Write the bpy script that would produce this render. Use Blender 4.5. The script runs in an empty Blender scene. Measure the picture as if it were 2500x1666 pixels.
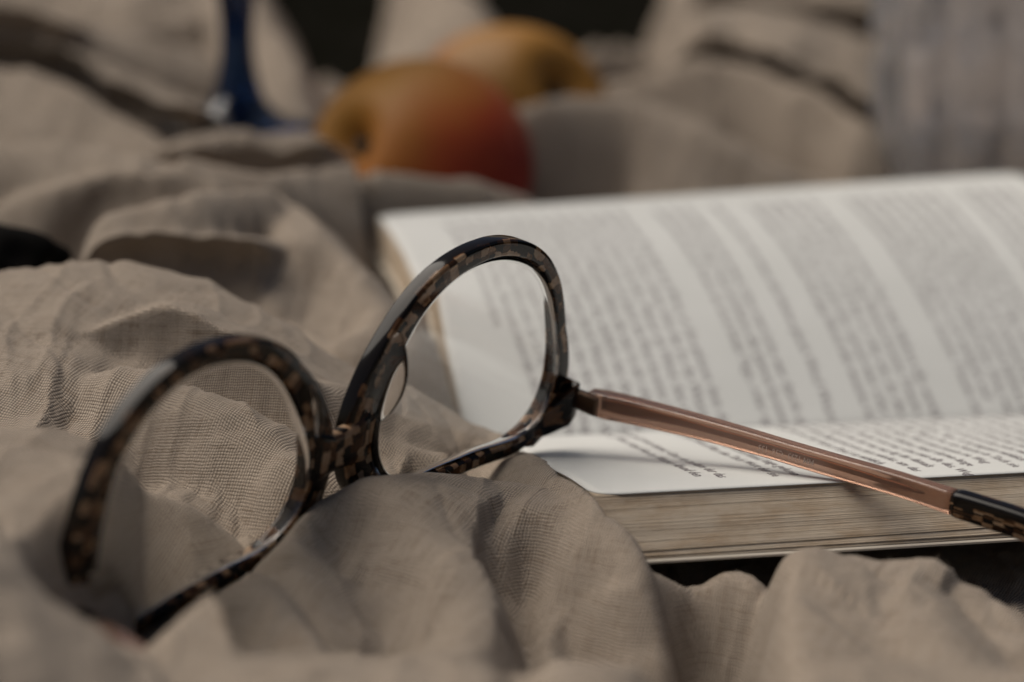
import bpy, bmesh, math, random
import numpy as np
from mathutils import Vector, Matrix

random.seed(7)
rng = np.random.default_rng(7)
scene = bpy.context.scene
col = scene.collection
MM = 0.001
R_ = math.radians

# ------------------------------------------------------------------ camera
CAMZ = 100.0
F_PX, CX, CY = 5903.0, 1250.0, 833.0           # 85 mm lens on a 36 mm sensor
PITCH = math.atan(872.0 / F_PX)
cam_d = bpy.data.cameras.new("camera")
cam_d.sensor_width = 36.0
cam_d.lens = 85.0
cam_d.clip_start = 0.02
cam_d.clip_end = 200.0
cam_d.dof.use_dof = True
cam_d.dof.focus_distance = 0.437
cam_d.dof.aperture_fstop = 7.4
cam_d.dof.aperture_blades = 0
cam = bpy.data.objects.new("camera", cam_d)
cam.location = (0, 0, CAMZ * MM)
cam.rotation_euler = (math.pi / 2 - PITCH, 0, 0)
col.objects.link(cam)
scene.camera = cam

# ------------------------------------------------------------------ light
SUN_EL, SUN_AZ = R_(60), R_(-76)               # azimuth from +Y towards +X
w = bpy.data.worlds.new("World")
scene.world = w
w.use_nodes = True
nt = w.node_tree
sky = nt.nodes.new("ShaderNodeTexSky")
sky.sky_type = 'NISHITA'
sky.sun_disc = False
sky.sun_elevation = SUN_EL
sky.sun_rotation = SUN_AZ
sky.dust_density = 3.0
sky.ozone_density = 1.0
bg = nt.nodes["Background"]
bg.inputs["Strength"].default_value = 0.05
nt.links.new(sky.outputs[0], bg.inputs["Color"])
sun_d = bpy.data.lights.new("sun", 'SUN')
sun_d.energy = 4.2
sun_d.angle = R_(58)
sun_d.color = (1.0, 0.92, 0.82)
sun = bpy.data.objects.new("sun", sun_d)
sd = Vector((math.sin(SUN_AZ) * math.cos(SUN_EL), math.cos(SUN_AZ) * math.cos(SUN_EL), math.sin(SUN_EL)))
sun.rotation_euler = sd.to_track_quat('Z', 'Y').to_euler()
sun.location = sd * 2
col.objects.link(sun)
scene.view_settings.view_transform = 'Standard'
scene.view_settings.look = 'None'
scene.view_settings.exposure = -0.33
scene.view_settings.gamma = 1.0
scene.cycles.max_bounces = 14
scene.cycles.transmission_bounces = 12
scene.cycles.caustics_refractive = True
scene.cycles.sample_clamp_indirect = 4.0

# ------------------------------------------------------------------ helpers
def tag(o, label=None, cat=None, group=None, kind=None):
    if label: o["label"] = label
    if cat: o["category"] = cat
    if group: o["group"] = group
    if kind: o["kind"] = kind
    return o

def link(o, parent=None):
    col.objects.link(o)
    if parent: o.parent = parent
    return o

def empty(name, loc=(0, 0, 0)):
    o = bpy.data.objects.new(name, None)
    o.empty_display_size = 0.01
    o.location = Vector(loc) * MM
    return link(o)

def mesh_obj(name, verts, faces, mat, parent=None, uv=None, smooth=True, scale=MM, origin=None):
    """verts in mm; uv = per-vertex uv"""
    me = bpy.data.meshes.new(name)
    v = np.asarray(verts, float) * scale
    if origin is not None: v = v - np.asarray(origin, float) * scale
    me.from_pydata(v.tolist(), [], faces)
    me.update()
    if uv is not None:
        l = me.uv_layers.new(name="UVMap")
        idx = np.empty(len(me.loops), dtype=np.int32)
        me.loops.foreach_get("vertex_index", idx)
        l.data.foreach_set("uv", np.asarray(uv, np.float32)[idx].ravel())
    if smooth: me.polygons.foreach_set("use_smooth", [True] * len(me.polygons))
    if mat: me.materials.append(mat)
    o = bpy.data.objects.new(name, me)
    if origin is not None: o.location = Vector(origin) * scale
    return link(o, parent)

def grid_faces(n, m, wrap_m=False):
    """n rows, m columns, index i*m+j"""
    i, j = np.meshgrid(np.arange(n - 1), np.arange(m if wrap_m else m - 1), indexing='ij')
    a = (i * m + j).ravel(); b = (i * m + (j + 1) % m).ravel()
    c = ((i + 1) * m + (j + 1) % m).ravel(); d = ((i + 1) * m + j).ravel()
    return np.stack([a, b, c, d], -1).tolist()

cp, sp = math.cos(PITCH), math.sin(PITCH)
def at(px, py, D):
    """point of the place seen at photo pixel (px,py), D mm ahead of the camera"""
    a = (px - CX) / F_PX; b = -(py - CY) / F_PX
    s = D / (cp + b * sp)
    return np.array([a * s, D, CAMZ + (-sp + b * cp) * s])

def smooth_poly(P, n=48):
    """Catmull-Rom through the points"""
    P = np.asarray(P, float)
    Q = np.vstack([2 * P[0] - P[1], P, 2 * P[-1] - P[-2]])
    k = len(P) - 1
    t = np.linspace(0, k - 1e-6, n)
    i = t.astype(int); f = (t - i)[:, None]
    p0, p1, p2, p3 = Q[i], Q[i + 1], Q[i + 2], Q[i + 3]
    return 0.5 * (2 * p1 + (p2 - p0) * f + (2 * p0 - 5 * p1 + 4 * p2 - p3) * f**2 + (3 * p1 - p0 - 3 * p2 + p3) * f**3)

def vnoise(x, y, seed=0):
    """smooth gradient noise, about -1..1"""
    r = np.random.default_rng(seed)
    N = 256
    perm = r.permutation(N)
    ang = r.random(N) * 2 * np.pi
    gx, gy = np.cos(ang), np.sin(ang)
    xi, yi = np.floor(x).astype(int), np.floor(y).astype(int)
    fx, fy = x - xi, y - yi
    def g(ix, iy, dx, dy):
        h = perm[(perm[ix % N] + iy) % N]
        return gx[h] * dx + gy[h] * dy
    u = fx * fx * fx * (fx * (fx * 6 - 15) + 10); v = fy * fy * fy * (fy * (fy * 6 - 15) + 10)
    a = g(xi, yi, fx, fy); b = g(xi + 1, yi, fx - 1, fy)
    c = g(xi, yi + 1, fx, fy - 1); d = g(xi + 1, yi + 1, fx - 1, fy - 1)
    return 1.5 * ((a * (1 - u) + b * u) * (1 - v) + (c * (1 - u) + d * u) * v)

# ------------------------------------------------------------------ materials
class NB:
    """tiny node builder"""
    def __init__(s, name):
        s.m = bpy.data.materials.new(name); s.m.use_nodes = True
        s.t = s.m.node_tree; s.b = s.t.nodes["Principled BSDF"]; s.out = s.t.nodes["Material Output"]
    def n(s, typ, **kw):
        nd = s.t.nodes.new("ShaderNode" + typ)
        for k, v in kw.items(): setattr(nd, k, v)
        return nd
    def l(s, a, b): s.t.links.new(a, b)
    def val(s, sock, v):
        if isinstance(v, bpy.types.NodeSocket): s.l(v, sock)
        else: sock.default_value = v
    def math(s, op, a, b=0.0, c=0.0):
        nd = s.n("Math", operation=op)
        for i, v in enumerate((a, b, c)): s.val(nd.inputs[i], v)
        return nd.outputs[0]
    def mix(s, f, a, b):
        nd = s.n("Mix", data_type='RGBA')
        s.val(nd.inputs[0], f)
        for i, v in ((6, a), (7, b)):
            s.val(nd.inputs[i], v if isinstance(v, bpy.types.NodeSocket) else (*v, 1))
        return nd.outputs[2]
    def ramp(s, f, stops):
        nd = s.n("ValToRGB")
        e = nd.color_ramp.elements
        while len(e) < len(stops): e.new(0.5)
        for q, (p, c) in zip(e, stops):
            q.position = p; q.color = (*c, 1) if len(c) == 3 else c
        s.l(f, nd.inputs[0]); return nd.outputs[0]
    def noise(s, vec, scale, detail=2.0, rough=0.5, dim='3D'):
        nd = s.n("TexNoise", noise_dimensions=dim)
        if vec is not None: s.l(vec, nd.inputs["Vector"])
        nd.inputs["Scale"].default_value = scale
        nd.inputs["Detail"].default_value = detail
        nd.inputs["Roughness"].default_value = rough
        return nd.outputs[0]
    def scale(s, vec, xyz):
        nd = s.n("Mapping"); nd.inputs["Scale"].default_value = xyz
        s.l(vec, nd.inputs[0]); return nd.outputs[0]
    def p(s, **kw):
        for k, v in kw.items():
            sock = s.b.inputs[k.replace("_", " ")]
            if isinstance(v, tuple) and len(v) == 3 and sock.type == 'RGBA': v = (*v, 1)
            s.val(sock, v)
    def bump(s, h, strength, dist):
        nd = s.n("Bump"); nd.inputs["Strength"].default_value = strength
        nd.inputs["Distance"].default_value = dist
        s.l(h, nd.inputs["Height"]); s.l(nd.outputs[0], s.b.inputs["Normal"])

def weave_group():
    """plain weave seen square on: vector in millimetres -> height, thread tone"""
    g = bpy.data.node_groups.new("plain_weave", 'ShaderNodeTree')
    g.interface.new_socket("Vector", in_out='INPUT', socket_type='NodeSocketVector')
    g.interface.new_socket("Height", in_out='OUTPUT', socket_type='NodeSocketFloat')
    g.interface.new_socket("Slub", in_out='OUTPUT', socket_type='NodeSocketFloat')
    class G(NB):
        def __init__(s): s.t = g
    k = G()
    gi = k.n("Group" + "Input") if False else g.nodes.new("NodeGroupInput"); go = g.nodes.new("NodeGroupOutput")
    uv = gi.outputs[0]
    wob = k.n("TexNoise"); wob.inputs["Scale"].default_value = 0.35; wob.inputs["Detail"].default_value = 3
    k.l(uv, wob.inputs["Vector"])
    vm = k.n("VectorMath", operation='SUBTRACT'); k.l(wob.outputs[1], vm.inputs[0]); vm.inputs[1].default_value = (0.5, 0.5, 0.5)
    vs = k.n("VectorMath", operation='SCALE'); k.l(vm.outputs[0], vs.inputs[0]); vs.inputs["Scale"].default_value = 0.6
    va = k.n("VectorMath", operation='ADD'); k.l(uv, va.inputs[0]); k.l(vs.outputs[0], va.inputs[1])
    sep = k.n("SeparateXYZ"); k.l(va.outputs[0], sep.inputs[0])
    P = 0.53
    U = k.math('DIVIDE', sep.outputs[0], P); V = k.math('DIVIDE', sep.outputs[1], P)
    su = k.math('ABSOLUTE', k.math('SINE', k.math('MULTIPLY', U, math.pi)))
    sv = k.math('ABSOLUTE', k.math('SINE', k.math('MULTIPLY', V, math.pi)))
    par = k.math('ABSOLUTE', k.math('MODULO', k.math('ADD', k.math('FLOOR', U), k.math('FLOOR', V)), 2.0))
    warp = k.math('MULTIPLY', k.math('POWER', su, 0.6), k.math('ADD', 0.35, k.math('MULTIPLY', sv, 0.65)))
    weft = k.math('MULTIPLY', k.math('POWER', sv, 0.6), k.math('ADD', 0.35, k.math('MULTIPLY', su, 0.65)))
    mx = k.n("Mix"); k.l(par, mx.inputs[0]); k.l(warp, mx.inputs[2]); k.l(weft, mx.inputs[3])
    s1 = k.noise(k.scale(uv, (1.9, 0.07, 0.07)), 1.0, 3)
    s2 = k.noise(k.scale(uv, (0.07, 1.9, 0.07)), 1.0, 3)
    k.l(mx.outputs[0], go.inputs[0]); k.l(k.math('ADD', s1, s2), go.inputs[1])
    return g

def mat_linen():
    k = NB("linen")
    tc = k.n("TexCoord").outputs["Object"]
    geo = k.n("NewGeometry")
    rot = lambda v: (lambda nd: (k.l(v, nd.inputs["Vector"]), nd.outputs[0])[1])
    def turned(v, sc):
        nd = k.n("Mapping"); nd.inputs["Rotation"].default_value = (0, 0, R_(24)); nd.inputs["Scale"].default_value = (sc, sc, sc)
        k.l(v, nd.inputs[0]); return nd.outputs[0]
    pos = turned(tc, 1000.0); nor = turned(geo.outputs["Normal"], 1.0)
    ps = k.n("SeparateXYZ"); k.l(pos, ps.inputs[0]); ns = k.n("SeparateXYZ"); k.l(nor, ns.inputs[0])
    grp = weave_group()
    W, H, S = [], [], []
    for (a, b), c in (((0, 1), 2), ((0, 2), 1), ((2, 1), 0)):
        cb = k.n("CombineXYZ"); k.l(ps.outputs[a], cb.inputs[0]); k.l(ps.outputs[b], cb.inputs[1])
        nd = k.n("Group"); nd.node_tree = grp; k.l(cb.outputs[0], nd.inputs[0])
        H.append(nd.outputs[0]); S.append(nd.outputs[1])
        W.append(k.math('POWER', k.math('ABSOLUTE', ns.outputs[c]), 9.0))
    tot = k.math('ADD', k.math('ADD', W[0], W[1]), W[2])
    def blend(L):
        q = k.math('ADD', k.math('ADD', k.math('MULTIPLY', L[0], W[0]), k.math('MULTIPLY', L[1], W[1])), k.math('MULTIPLY', L[2], W[2]))
        return k.math('DIVIDE', q, tot)
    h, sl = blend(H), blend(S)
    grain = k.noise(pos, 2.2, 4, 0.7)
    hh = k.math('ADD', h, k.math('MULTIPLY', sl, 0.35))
    base = k.ramp(h, [(0.05, (0.036, 0.028, 0.021)), (0.35, (0.185, 0.152, 0.120)), (0.75, (0.395, 0.331, 0.266))])  # gaps between threads darkened, weave shade put into the colour
    tint = k.ramp(sl, [(0.72, (0.80, 0.75, 0.70)), (1.25, (1.12, 1.12, 1.12))])
    m1 = k.n("Mix", data_type='RGBA', blend_type='MULTIPLY'); m1.inputs[0].default_value = 1
    k.l(base, m1.inputs[6]); k.l(tint, m1.inputs[7])
    gr = k.ramp(grain, [(0.3, (0.84, 0.82, 0.80)), (0.7, (1.1, 1.1, 1.1))])
    m2 = k.n("Mix", data_type='RGBA', blend_type='MULTIPLY'); m2.inputs[0].default_value = 1
    k.l(m1.outputs[2], m2.inputs[6]); k.l(gr, m2.inputs[7])
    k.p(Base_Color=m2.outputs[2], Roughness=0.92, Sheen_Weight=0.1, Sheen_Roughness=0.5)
    k.b.inputs["Specular IOR Level"].default_value = 0.12
    k.bump(hh, 0.9, 0.0002)
    return k.m

def mat_tortoise():
    k = NB("tortoise_acetate")
    uv = k.n("UVMap").outputs[0]
    wob = k.n("TexNoise"); wob.inputs["Scale"].default_value = 0.5; wob.inputs["Detail"].default_value = 2
    k.l(uv, wob.inputs["Vector"])
    vs = k.n("VectorMath", operation='SCALE'); k.l(wob.outputs[1], vs.inputs[0]); vs.inputs["Scale"].default_value = 1.1
    va = k.n("VectorMath", operation='ADD'); k.l(uv, va.inputs[0]); k.l(vs.outputs[0], va.inputs[1])
    vo = k.n("TexVoronoi", voronoi_dimensions='2D', distance='CHEBYCHEV', feature='SMOOTH_F1')
    vo.inputs["Smoothness"].default_value = 0.16
    vo.inputs["Scale"].default_value = 1.0
    vo.inputs["Randomness"].default_value = 0.42
    k.l(k.scale(va.outputs[0], (0.52, 0.72, 1)), vo.inputs["Vector"])
    sep = k.n("SeparateColor"); k.l(vo.outputs["Color"], sep.inputs[0])
    cloud = k.noise(uv, 0.9, 3, 0.6)
    val = k.math('ADD', sep.outputs[0], k.math('MULTIPLY', k.math('SUBTRACT', cloud, 0.5), 0.35))
    # the outer wall of the sheet is solid dark
    su = k.n("SeparateXYZ"); k.l(uv, su.inputs[0])
    outer = k.n("MapRange"); k.l(su.outputs[1], outer.inputs[0])
    outer.inputs[1].default_value = 2.6; outer.inputs[2].default_value = 3.6; outer.inputs[3].default_value = 0.25; outer.inputs[4].default_value = 1.0
    val = k.math('MULTIPLY', val, outer.outputs[0])
    c = k.ramp(val, [(0.0, (0.006, 0.0045, 0.0035)), (0.46, (0.009, 0.006, 0.0045)), (0.55, (0.05, 0.021, 0.008)),
                     (0.72, (0.11, 0.047, 0.017)), (0.80, (0.36, 0.20, 0.10)), (1.0, (0.52, 0.36, 0.23))])
    tr = k.ramp(val, [(0.45, (0, 0, 0)), (0.8, (0.4, 0.4, 0.4))])
    k.p(Base_Color=c, Roughness=0.1, IOR=1.45, Transmission_Weight=tr)
    k.b.inputs['Specular IOR Level'].default_value = 0.26
    return k.m

def mat_temple():
    k = NB("rose_brown_acetate")
    k.p(Base_Color=(0.50, 0.30, 0.215), Roughness=0.13, IOR=1.47, Transmission_Weight=0.75)
    return k.m

def mat_plain(name, colr, rough=0.5, metal=0.0, spec=0.5):
    k = NB(name); k.p(Base_Color=colr, Roughness=rough, Metallic=metal)
    k.b.inputs["Specular IOR Level"].default_value = spec
    return k.m

def mat_glass(name, colr=(1, 1, 1), ior=1.5, rough=0.0):
    k = NB(name); k.p(Base_Color=colr, Roughness=rough, IOR=ior, Transmission_Weight=1.0)
    return k.m

def mat_paper():
    k = NB("paper")
    tc = k.n("TexCoord").outputs["Object"]
    n1 = k.noise(tc, 35, 4, 0.6); n2 = k.noise(tc, 1500, 3, 0.6)
    c = k.ramp(n1, [(0.3, (0.575, 0.578, 0.55)), (0.7, (0.625, 0.625, 0.598))])
    k.p(Base_Color=c, Roughness=0.75, Subsurface_Weight=0.0)
    k.b.inputs["Specular IOR Level"].default_value = 0.25
    k.bump(n2, 0.15, 0.0002)
    return k.m

def mat_edges():
    k = NB("page_edges")
    uv = k.n("UVMap").outputs[0]                     # u along the edge, v through the stack, mm
    n1 = k.noise(k.scale(uv, (0.02, 13.0, 1)), 1.0, 4, 0.75)
    n2 = k.noise(k.scale(uv, (0.06, 0.18, 1)), 1.0, 4, 0.65)
    n3 = k.noise(k.scale(uv, (0.5, 30, 1)), 1.0, 2)
    c = k.ramp(n1, [(0.24, (0.33, 0.26, 0.195)), (0.38, (0.53, 0.44, 0.335)), (0.62, (0.63, 0.535, 0.42))])
    st = k.ramp(n2, [(0.35, (0.78, 0.70, 0.62)), (0.55, (1, 1, 1))])
    m = k.n("Mix", data_type='RGBA', blend_type='MULTIPLY'); m.inputs[0].default_value = 1
    k.l(c, m.inputs[6]); k.l(st, m.inputs[7])
    k.p(Base_Color=m.outputs[2], Roughness=0.9)
    k.b.inputs["Specular IOR Level"].default_value = 0.1
    k.bump(k.math('ADD', n1, k.math('MULTIPLY', n3, 0.3)), 0.7, 0.0003)
    return k.m

def mat_fruit(name, red):
    k = NB(name)
    tc = k.n("TexCoord").outputs["Object"]
    sep = k.n("SeparateXYZ"); k.l(tc, sep.inputs[0])
    n = k.noise(tc, 45, 4, 0.6); sp_ = k.noise(tc, 900, 2)
    # blush side is a direction of the fruit itself
    d = k.math('ADD', k.math('ADD', k.math('MULTIPLY', sep.outputs[0], red[0] / 0.03), k.math('MULTIPLY', sep.outputs[1], red[1] / 0.03)), k.math('MULTIPLY', sep.outputs[2], red[2] / 0.03))
    f = k.math('ADD', d, k.math('MULTIPLY', k.math('SUBTRACT', n, 0.5), 0.9))
    c = k.ramp(k.math('ADD', k.math('MULTIPLY', f, 0.5), 0.5), [(0.18, (0.33, 0.150, 0.020)), (0.48, (0.34, 0.112, 0.016)), (0.70, (0.36, 0.052, 0.010)), (0.92, (0.31, 0.011, 0.004))])
    k.p(Base_Color=c, Roughness=0.55)
    k.b.inputs["Specular IOR Level"].default_value = 0.35
    k.bump(sp_, 0.1, 0.0002)
    return k.m

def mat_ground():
    k = NB("gap_shade_black")  # near-black colour stands for deep shade in the gaps between folds
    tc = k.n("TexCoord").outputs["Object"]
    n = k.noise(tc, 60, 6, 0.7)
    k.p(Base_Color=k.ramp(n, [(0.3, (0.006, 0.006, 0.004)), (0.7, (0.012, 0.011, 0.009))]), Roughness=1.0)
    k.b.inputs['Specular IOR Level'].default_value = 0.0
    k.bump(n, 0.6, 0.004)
    return k.m

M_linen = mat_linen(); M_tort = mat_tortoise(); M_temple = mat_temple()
M_paper = mat_paper(); M_edges = mat_edges()
M_ink = mat_plain("printing_ink", (0.10, 0.072, 0.085), 0.8, 0, 0.1)
M_mark = mat_plain("pale_marking", (0.40, 0.29, 0.24), 0.5)
M_metal = mat_plain("hinge_metal", (0.10, 0.065, 0.045), 0.35, 1.0)
M_core = mat_plain("core_wire_metal", (0.20, 0.10, 0.06), 0.35, 1.0)
M_lens = mat_glass("lens_glass", (0.985, 0.985, 0.98), 1.5)
M_pad = mat_glass("clear_acetate", (0.93, 0.88, 0.83), 1.2, 0.0)
M_cover = mat_plain("cover_card", (0.55, 0.49, 0.40), 0.6)

# ------------------------------------------------------------------ ground
BASE_Y = [280, 330, 350, 420, 500, 560, 600, 660, 720, 800, 900, 1000, 1300]
BASE_Z = [5, 5, -8, -10, -8, 0, 6, 14, 22, 36, 80, 150, 400]  # steep rise at the far end, unseen, added to cut sky light behind
def ground_z(y): return np.interp(y, [-6000, 430, 500, 600, 720, 800, 900, 1000, 1300, 9000], [-18, -18, -18, -8, 6, 20, 62, 130, 380, 420])  # ground follows the unseen far rise that dims the back folds
gy = np.concatenate([[-6000, -1000, 200], np.linspace(300, 1400, 80), [2000, 4000, 9000]])
gx = np.array([-6000, -1500, -400, -200, 0, 200, 400, 1500, 6000.])
gyy, gxx = np.meshgrid(gy, gx, indexing='ij')
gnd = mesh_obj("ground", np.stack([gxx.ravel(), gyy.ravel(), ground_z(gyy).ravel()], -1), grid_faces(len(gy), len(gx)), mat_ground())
tag(gnd, "ground under the linen blanket, coloured black as shade in its gaps", None, None, "structure")

# ------------------------------------------------------------------ book frame of reference
PHI = R_(15.0)
BU = np.array([math.cos(PHI), math.sin(PHI)])
BV = np.array([-math.sin(PHI), math.cos(PHI)])
P0 = np.array([14.4, 414.0])
BL, TG, TF = 173.0, 92.0, 186.0       # length, gutter, far edge (plan)
Z_NEAR = 11.6
def page_z(a, t):
    a = np.asarray(a, float); t = np.asarray(t, float)
    zn = Z_NEAR - 0.6 * (a / BL) - 2.6 * np.clip(t, 0, TG) / TG + 0.8 * np.sin(np.clip(t, 0, TG) / 15.0 + 0.6) * np.exp(-((t - 16) / 14) ** 2) * 0.6
    q = np.clip((t - (TG - 40)) / 40, 0, 1)
    zn = zn - 5.6 * q ** 2.2
    zg = Z_NEAR - 0.6 * (a / BL) - 2.6 - 5.6
    s = np.clip(t - TG, 0, 200)
    far = 0.78 * s - 0.00375 * s * s
    far = far * (1.0 + 0.19 * a / BL)
    return np.where(t <= TG, zn, zg + far)
def book_xy(a, t):
    return P0[0] + a * BU[0] + t * BV[0], P0[1] + a * BU[1] + t * BV[1]
def to_book(x, y):
    dx, dy = x - P0[0], y - P0[1]
    return dx * BU[0] + dy * BU[1], dx * BV[0] + dy * BV[1]

# ------------------------------------------------------------------ linen blanket
def build_blanket():
    NX, NY = 680, 760
    ys = 255.0 * (1300.0 / 255.0) ** np.linspace(0, 1, NY)
    us = np.linspace(-0.36, 0.36, NX)
    Xf = ys[:, None] * us[None]; Yf = np.repeat(ys[:, None], NX, 1)
    st = 2
    X, Y = Xf[::st, ::st], Yf[::st, ::st]
    # ridges: (photo crest, depth) ; slope on the right-hand (near) and left-hand (far) side ; roundness
    ridges = [
        # main hump on the left and its long run down to the corner of the book
        ([(-200, 730, 482), (0, 672, 484), (130, 637, 486), (240, 634, 487), (340, 646, 486), (440, 673, 484), (540, 706, 481), (640, 756, 478), (740, 812, 475), (870, 890, 474), (1000, 952, 475), (1100, 1002, 474), (1185, 1046, 472), (1235, 1072, 469)], .40, 2.2, 6),
        ([(-200, 900, 464), (0, 852, 464), (110, 842, 463), (220, 805, 463), (330, 765, 463), (430, 745, 463), (540, 790, 460), (660, 850, 456), (760, 930, 451), (850, 1030, 447), (960, 1090, 447), (1080, 1130, 449)], 2.4, .35, 4),
        ([(-200, 960, 445), (0, 930, 446), (150, 930, 445), (300, 900, 442), (450, 930, 438), (600, 1010, 431), (690, 1100, 424)], 1.3, .6, 5),
        ([(1215, 1062, 471), (1287, 1103, 452), (1358, 1157, 429), (1440, 1217, 411), (1465, 1240, 406), (1524, 1298, 400), (1584, 1375, 392), (1622, 1470, 384)], .9, 2.6, 3),
        # centre front hump
        ([(800, 1190, 400), (900, 1166, 410), (1060, 1152, 421), (1190, 1158, 426), (1300, 1185, 424), (1390, 1245, 412)], .42, 1.5, 6),
        ([(1060, 1190, 420), (1110, 1330, 397), (1130, 1480, 373), (1140, 1690, 345)], .9, .7, 6),
        # right front hump
        ([(1850, 1420, 382), (1880, 1362, 387), (1955, 1336, 390), (2080, 1342, 391), (2180, 1372, 391), (2290, 1366, 392), (2380, 1400, 390), (2520, 1560, 370)], .42, 1.8, 4),
        ([(1900, 1350, 389), (1885, 1500, 366), (1868, 1690, 342)], 3.0, .35, 4),
        ([(2180, 1372, 391), (2260, 1480, 372), (2330, 1600, 356)], .5, .7, 4),
        # small fold under the book
        ([(1540, 1380, 397), (1600, 1380, 399), (1650, 1384, 399), (1720, 1388, 399), (1775, 1372, 399), (1815, 1394, 397), (1835, 1440, 392)], 1.0, 1.3, 2.5),
        # folds behind and in front of the left lens
        ([(-120, 1050, 384), (0, 1043, 385), (110, 1050, 387), (210, 1080, 391), (330, 1150, 396), (450, 1222, 399), (560, 1305, 400), (640, 1380, 398)], .34, 2.0, 3),
        ([(520, 1408, 392), (560, 1392, 390), (615, 1380, 388), (680, 1420, 381), (750, 1530, 366), (830, 1680, 346)], .50, 2.2, 3),
        ([(-260, 1240, 318), (-100, 1300, 319), (0, 1352, 320), (110, 1446, 321), (200, 1506, 322), (285, 1572, 323), (350, 1636, 324), (430, 1750, 326)], .10, 2.4, 3),
        ([(-260, 1390, 296), (0, 1490, 297), (150, 1580, 298), (300, 1680, 299), (440, 1770, 300)], .10, .12, 10),
        # behind: fold in front of the fruit
        ([(-200, 335, 585), (0, 345, 585), (150, 352, 582), (345, 382, 577), (500, 402, 577), (650, 426, 580), (765, 413, 590), (900, 406, 598), (1025, 425, 606), (1160, 442, 612), (1280, 482, 618), (1360, 520, 624)], 2.2, 2.0, 5),
        ([(-120, 590, 532), (30, 560, 535), (110, 546, 536), (200, 526, 538), (330, 497, 541), (480, 472, 546), (650, 452, 556)], 2.2, 1.8, 3),
        ([(60, 440, 566), (230, 412, 568), (400, 416, 564), (520, 430, 562)], 1.6, .6, 2.5),
        ([(660, 470, 566), (760, 545, 546), (830, 625, 528), (880, 720, 512)], .9, 1.2, 5),
        # fold in front of the goblet foot, and the cloth it stands on
        ([(395, 352, 628), (430, 336, 630), (480, 320, 632), (560, 311, 634), (650, 309, 634), (745, 316, 634), (800, 345, 628)], 2.6, 2.2, 3),
        ([(500, 332, 672), (660, 332, 672)], .9, .9, 20),
        ([(-150, 140, 668), (0, 158, 666), (80, 170, 663), (200, 224, 655), (300, 285, 646), (400, 352, 636)], .9, 3.0, 3),
        ([(-150, -60, 800), (80, -60, 800), (250, -60, 800), (400, -70, 800)], .8, 1.2, 8),
        ([(300, 60, 760), (400, 40, 770), (520, 30, 780)], 1.6, 1.6, 6),
        # folds framing the dark gap left of the fruit
        ([(590, -90, 790), (640, 20, 755), (690, 110, 730), (725, 190, 712), (760, 280, 690)], 1.6, 2.4, 6),
        ([(1010, -180, 920), (1080, -60, 870), (1140, 10, 800), (1190, 120, 760)], 1.4, 2.2, 11),
        # right of the fruit
        ([(1250, 262, 680), (1330, 243, 680), (1420, 226, 682), (1540, 231, 680), (1650, 266, 672), (1750, 320, 664), (1870, 387, 658), (1990, 440, 656)], 2.0, 1.8, 6),
        ([(1380, 260, 745), (1450, 205, 745), (1560, 172, 745), (1660, 148, 745), (1720, 140, 745), (1800, 152, 743), (1900, 190, 735), (2010, 240, 722), (2100, 300, 710)], 2.6, 1.8, 6),
        ([(2180, 462, 708), (2455, 462, 708), (2720, 462, 708)], .6, .6, 30),
        ([(1520, 60, 800), (1620, 35, 800), (1700, 16, 800), (1820, 10, 800), (1960, 40, 796), (2120, 90, 790), (2300, 120, 785), (2520, 120, 785)], .8, 1.0, 8),
    ]
    # folds that roll over and hang out above the hollow in front of them: line of the lip, slope behind, overhang
    lips = [
        ([(-150, 78, 690), (0, 92, 690), (150, 114, 688), (250, 162, 682), (380, 232, 668), (470, 266, 655)], .30, 15),
        ([(-150, 10, 720), (0, 22, 720), (80, 32, 718), (140, 50, 712)], .2, 12),
        ([(1590, 116, 772), (1740, 88, 772), (1880, 128, 768), (2000, 174, 760), (2095, 238, 748)], .25, 18),
        ([(1620, -6, 822), (1740, -16, 822), (1870, -10, 822), (2000, 8, 820), (2120, 34, 814), (2300, 30, 812)], .2, 16),
        ([(430, 352, 626), (500, 352, 628), (560, 358, 630), (650, 358, 630), (760, 346, 628)], .35, 8),
        ([(30, 566, 533), (120, 562, 533), (250, 560, 534), (380, 556, 535), (500, 556, 537), (620, 566, 534)], .30, 11),
        ([(140, 452, 568), (290, 452, 568), (410, 458, 566)], .3, 6),
        ([(-200, 880, 460), (0, 846, 460), (110, 836, 459), (220, 800, 459), (330, 762, 459), (430, 748, 458), (540, 794, 455), (660, 856, 451), (750, 925, 447)], .35, 2.4),
    ]
    # hollows: (polyline, depth, width)
    hollows = [
        ([(725, -60, 960), (795, 20, 893), (850, 90, 868), (900, 150, 848)], 70, 12),
        ([(1340, -60, 960), (1410, 20, 893), (1480, 85, 870), (1560, 130, 856)], 75, 24),
        ([(1740, 1590, 366), (1765, 1660, 350), (1780, 1740, 336)], 22, 8),
        ([(1818, 1470, 384), (1815, 1570, 366), (1810, 1700, 342)], 12, 4),
        ([(1215, 1330, 402), (1290, 1430, 384), (1275, 1560, 364), (1250, 1690, 345)], 5, 4),
        ([(1310, 1330, 404), (1400, 1440, 388), (1490, 1570, 366), (1600, 1650, 354)], 6, 6),
        ([(830, 1290, 396), (900, 1380, 384), (950, 1460, 372)], 6, 8),
        ([(2390, 1390, 402), (2480, 1440, 398), (2580, 1500, 392)], 30, 8),
    ]
    base = np.interp(Y, BASE_Y, BASE_Z)
    base = base + 3.0 * vnoise(X / 45, Y / 45, 3)
    Z = base.copy()
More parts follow.
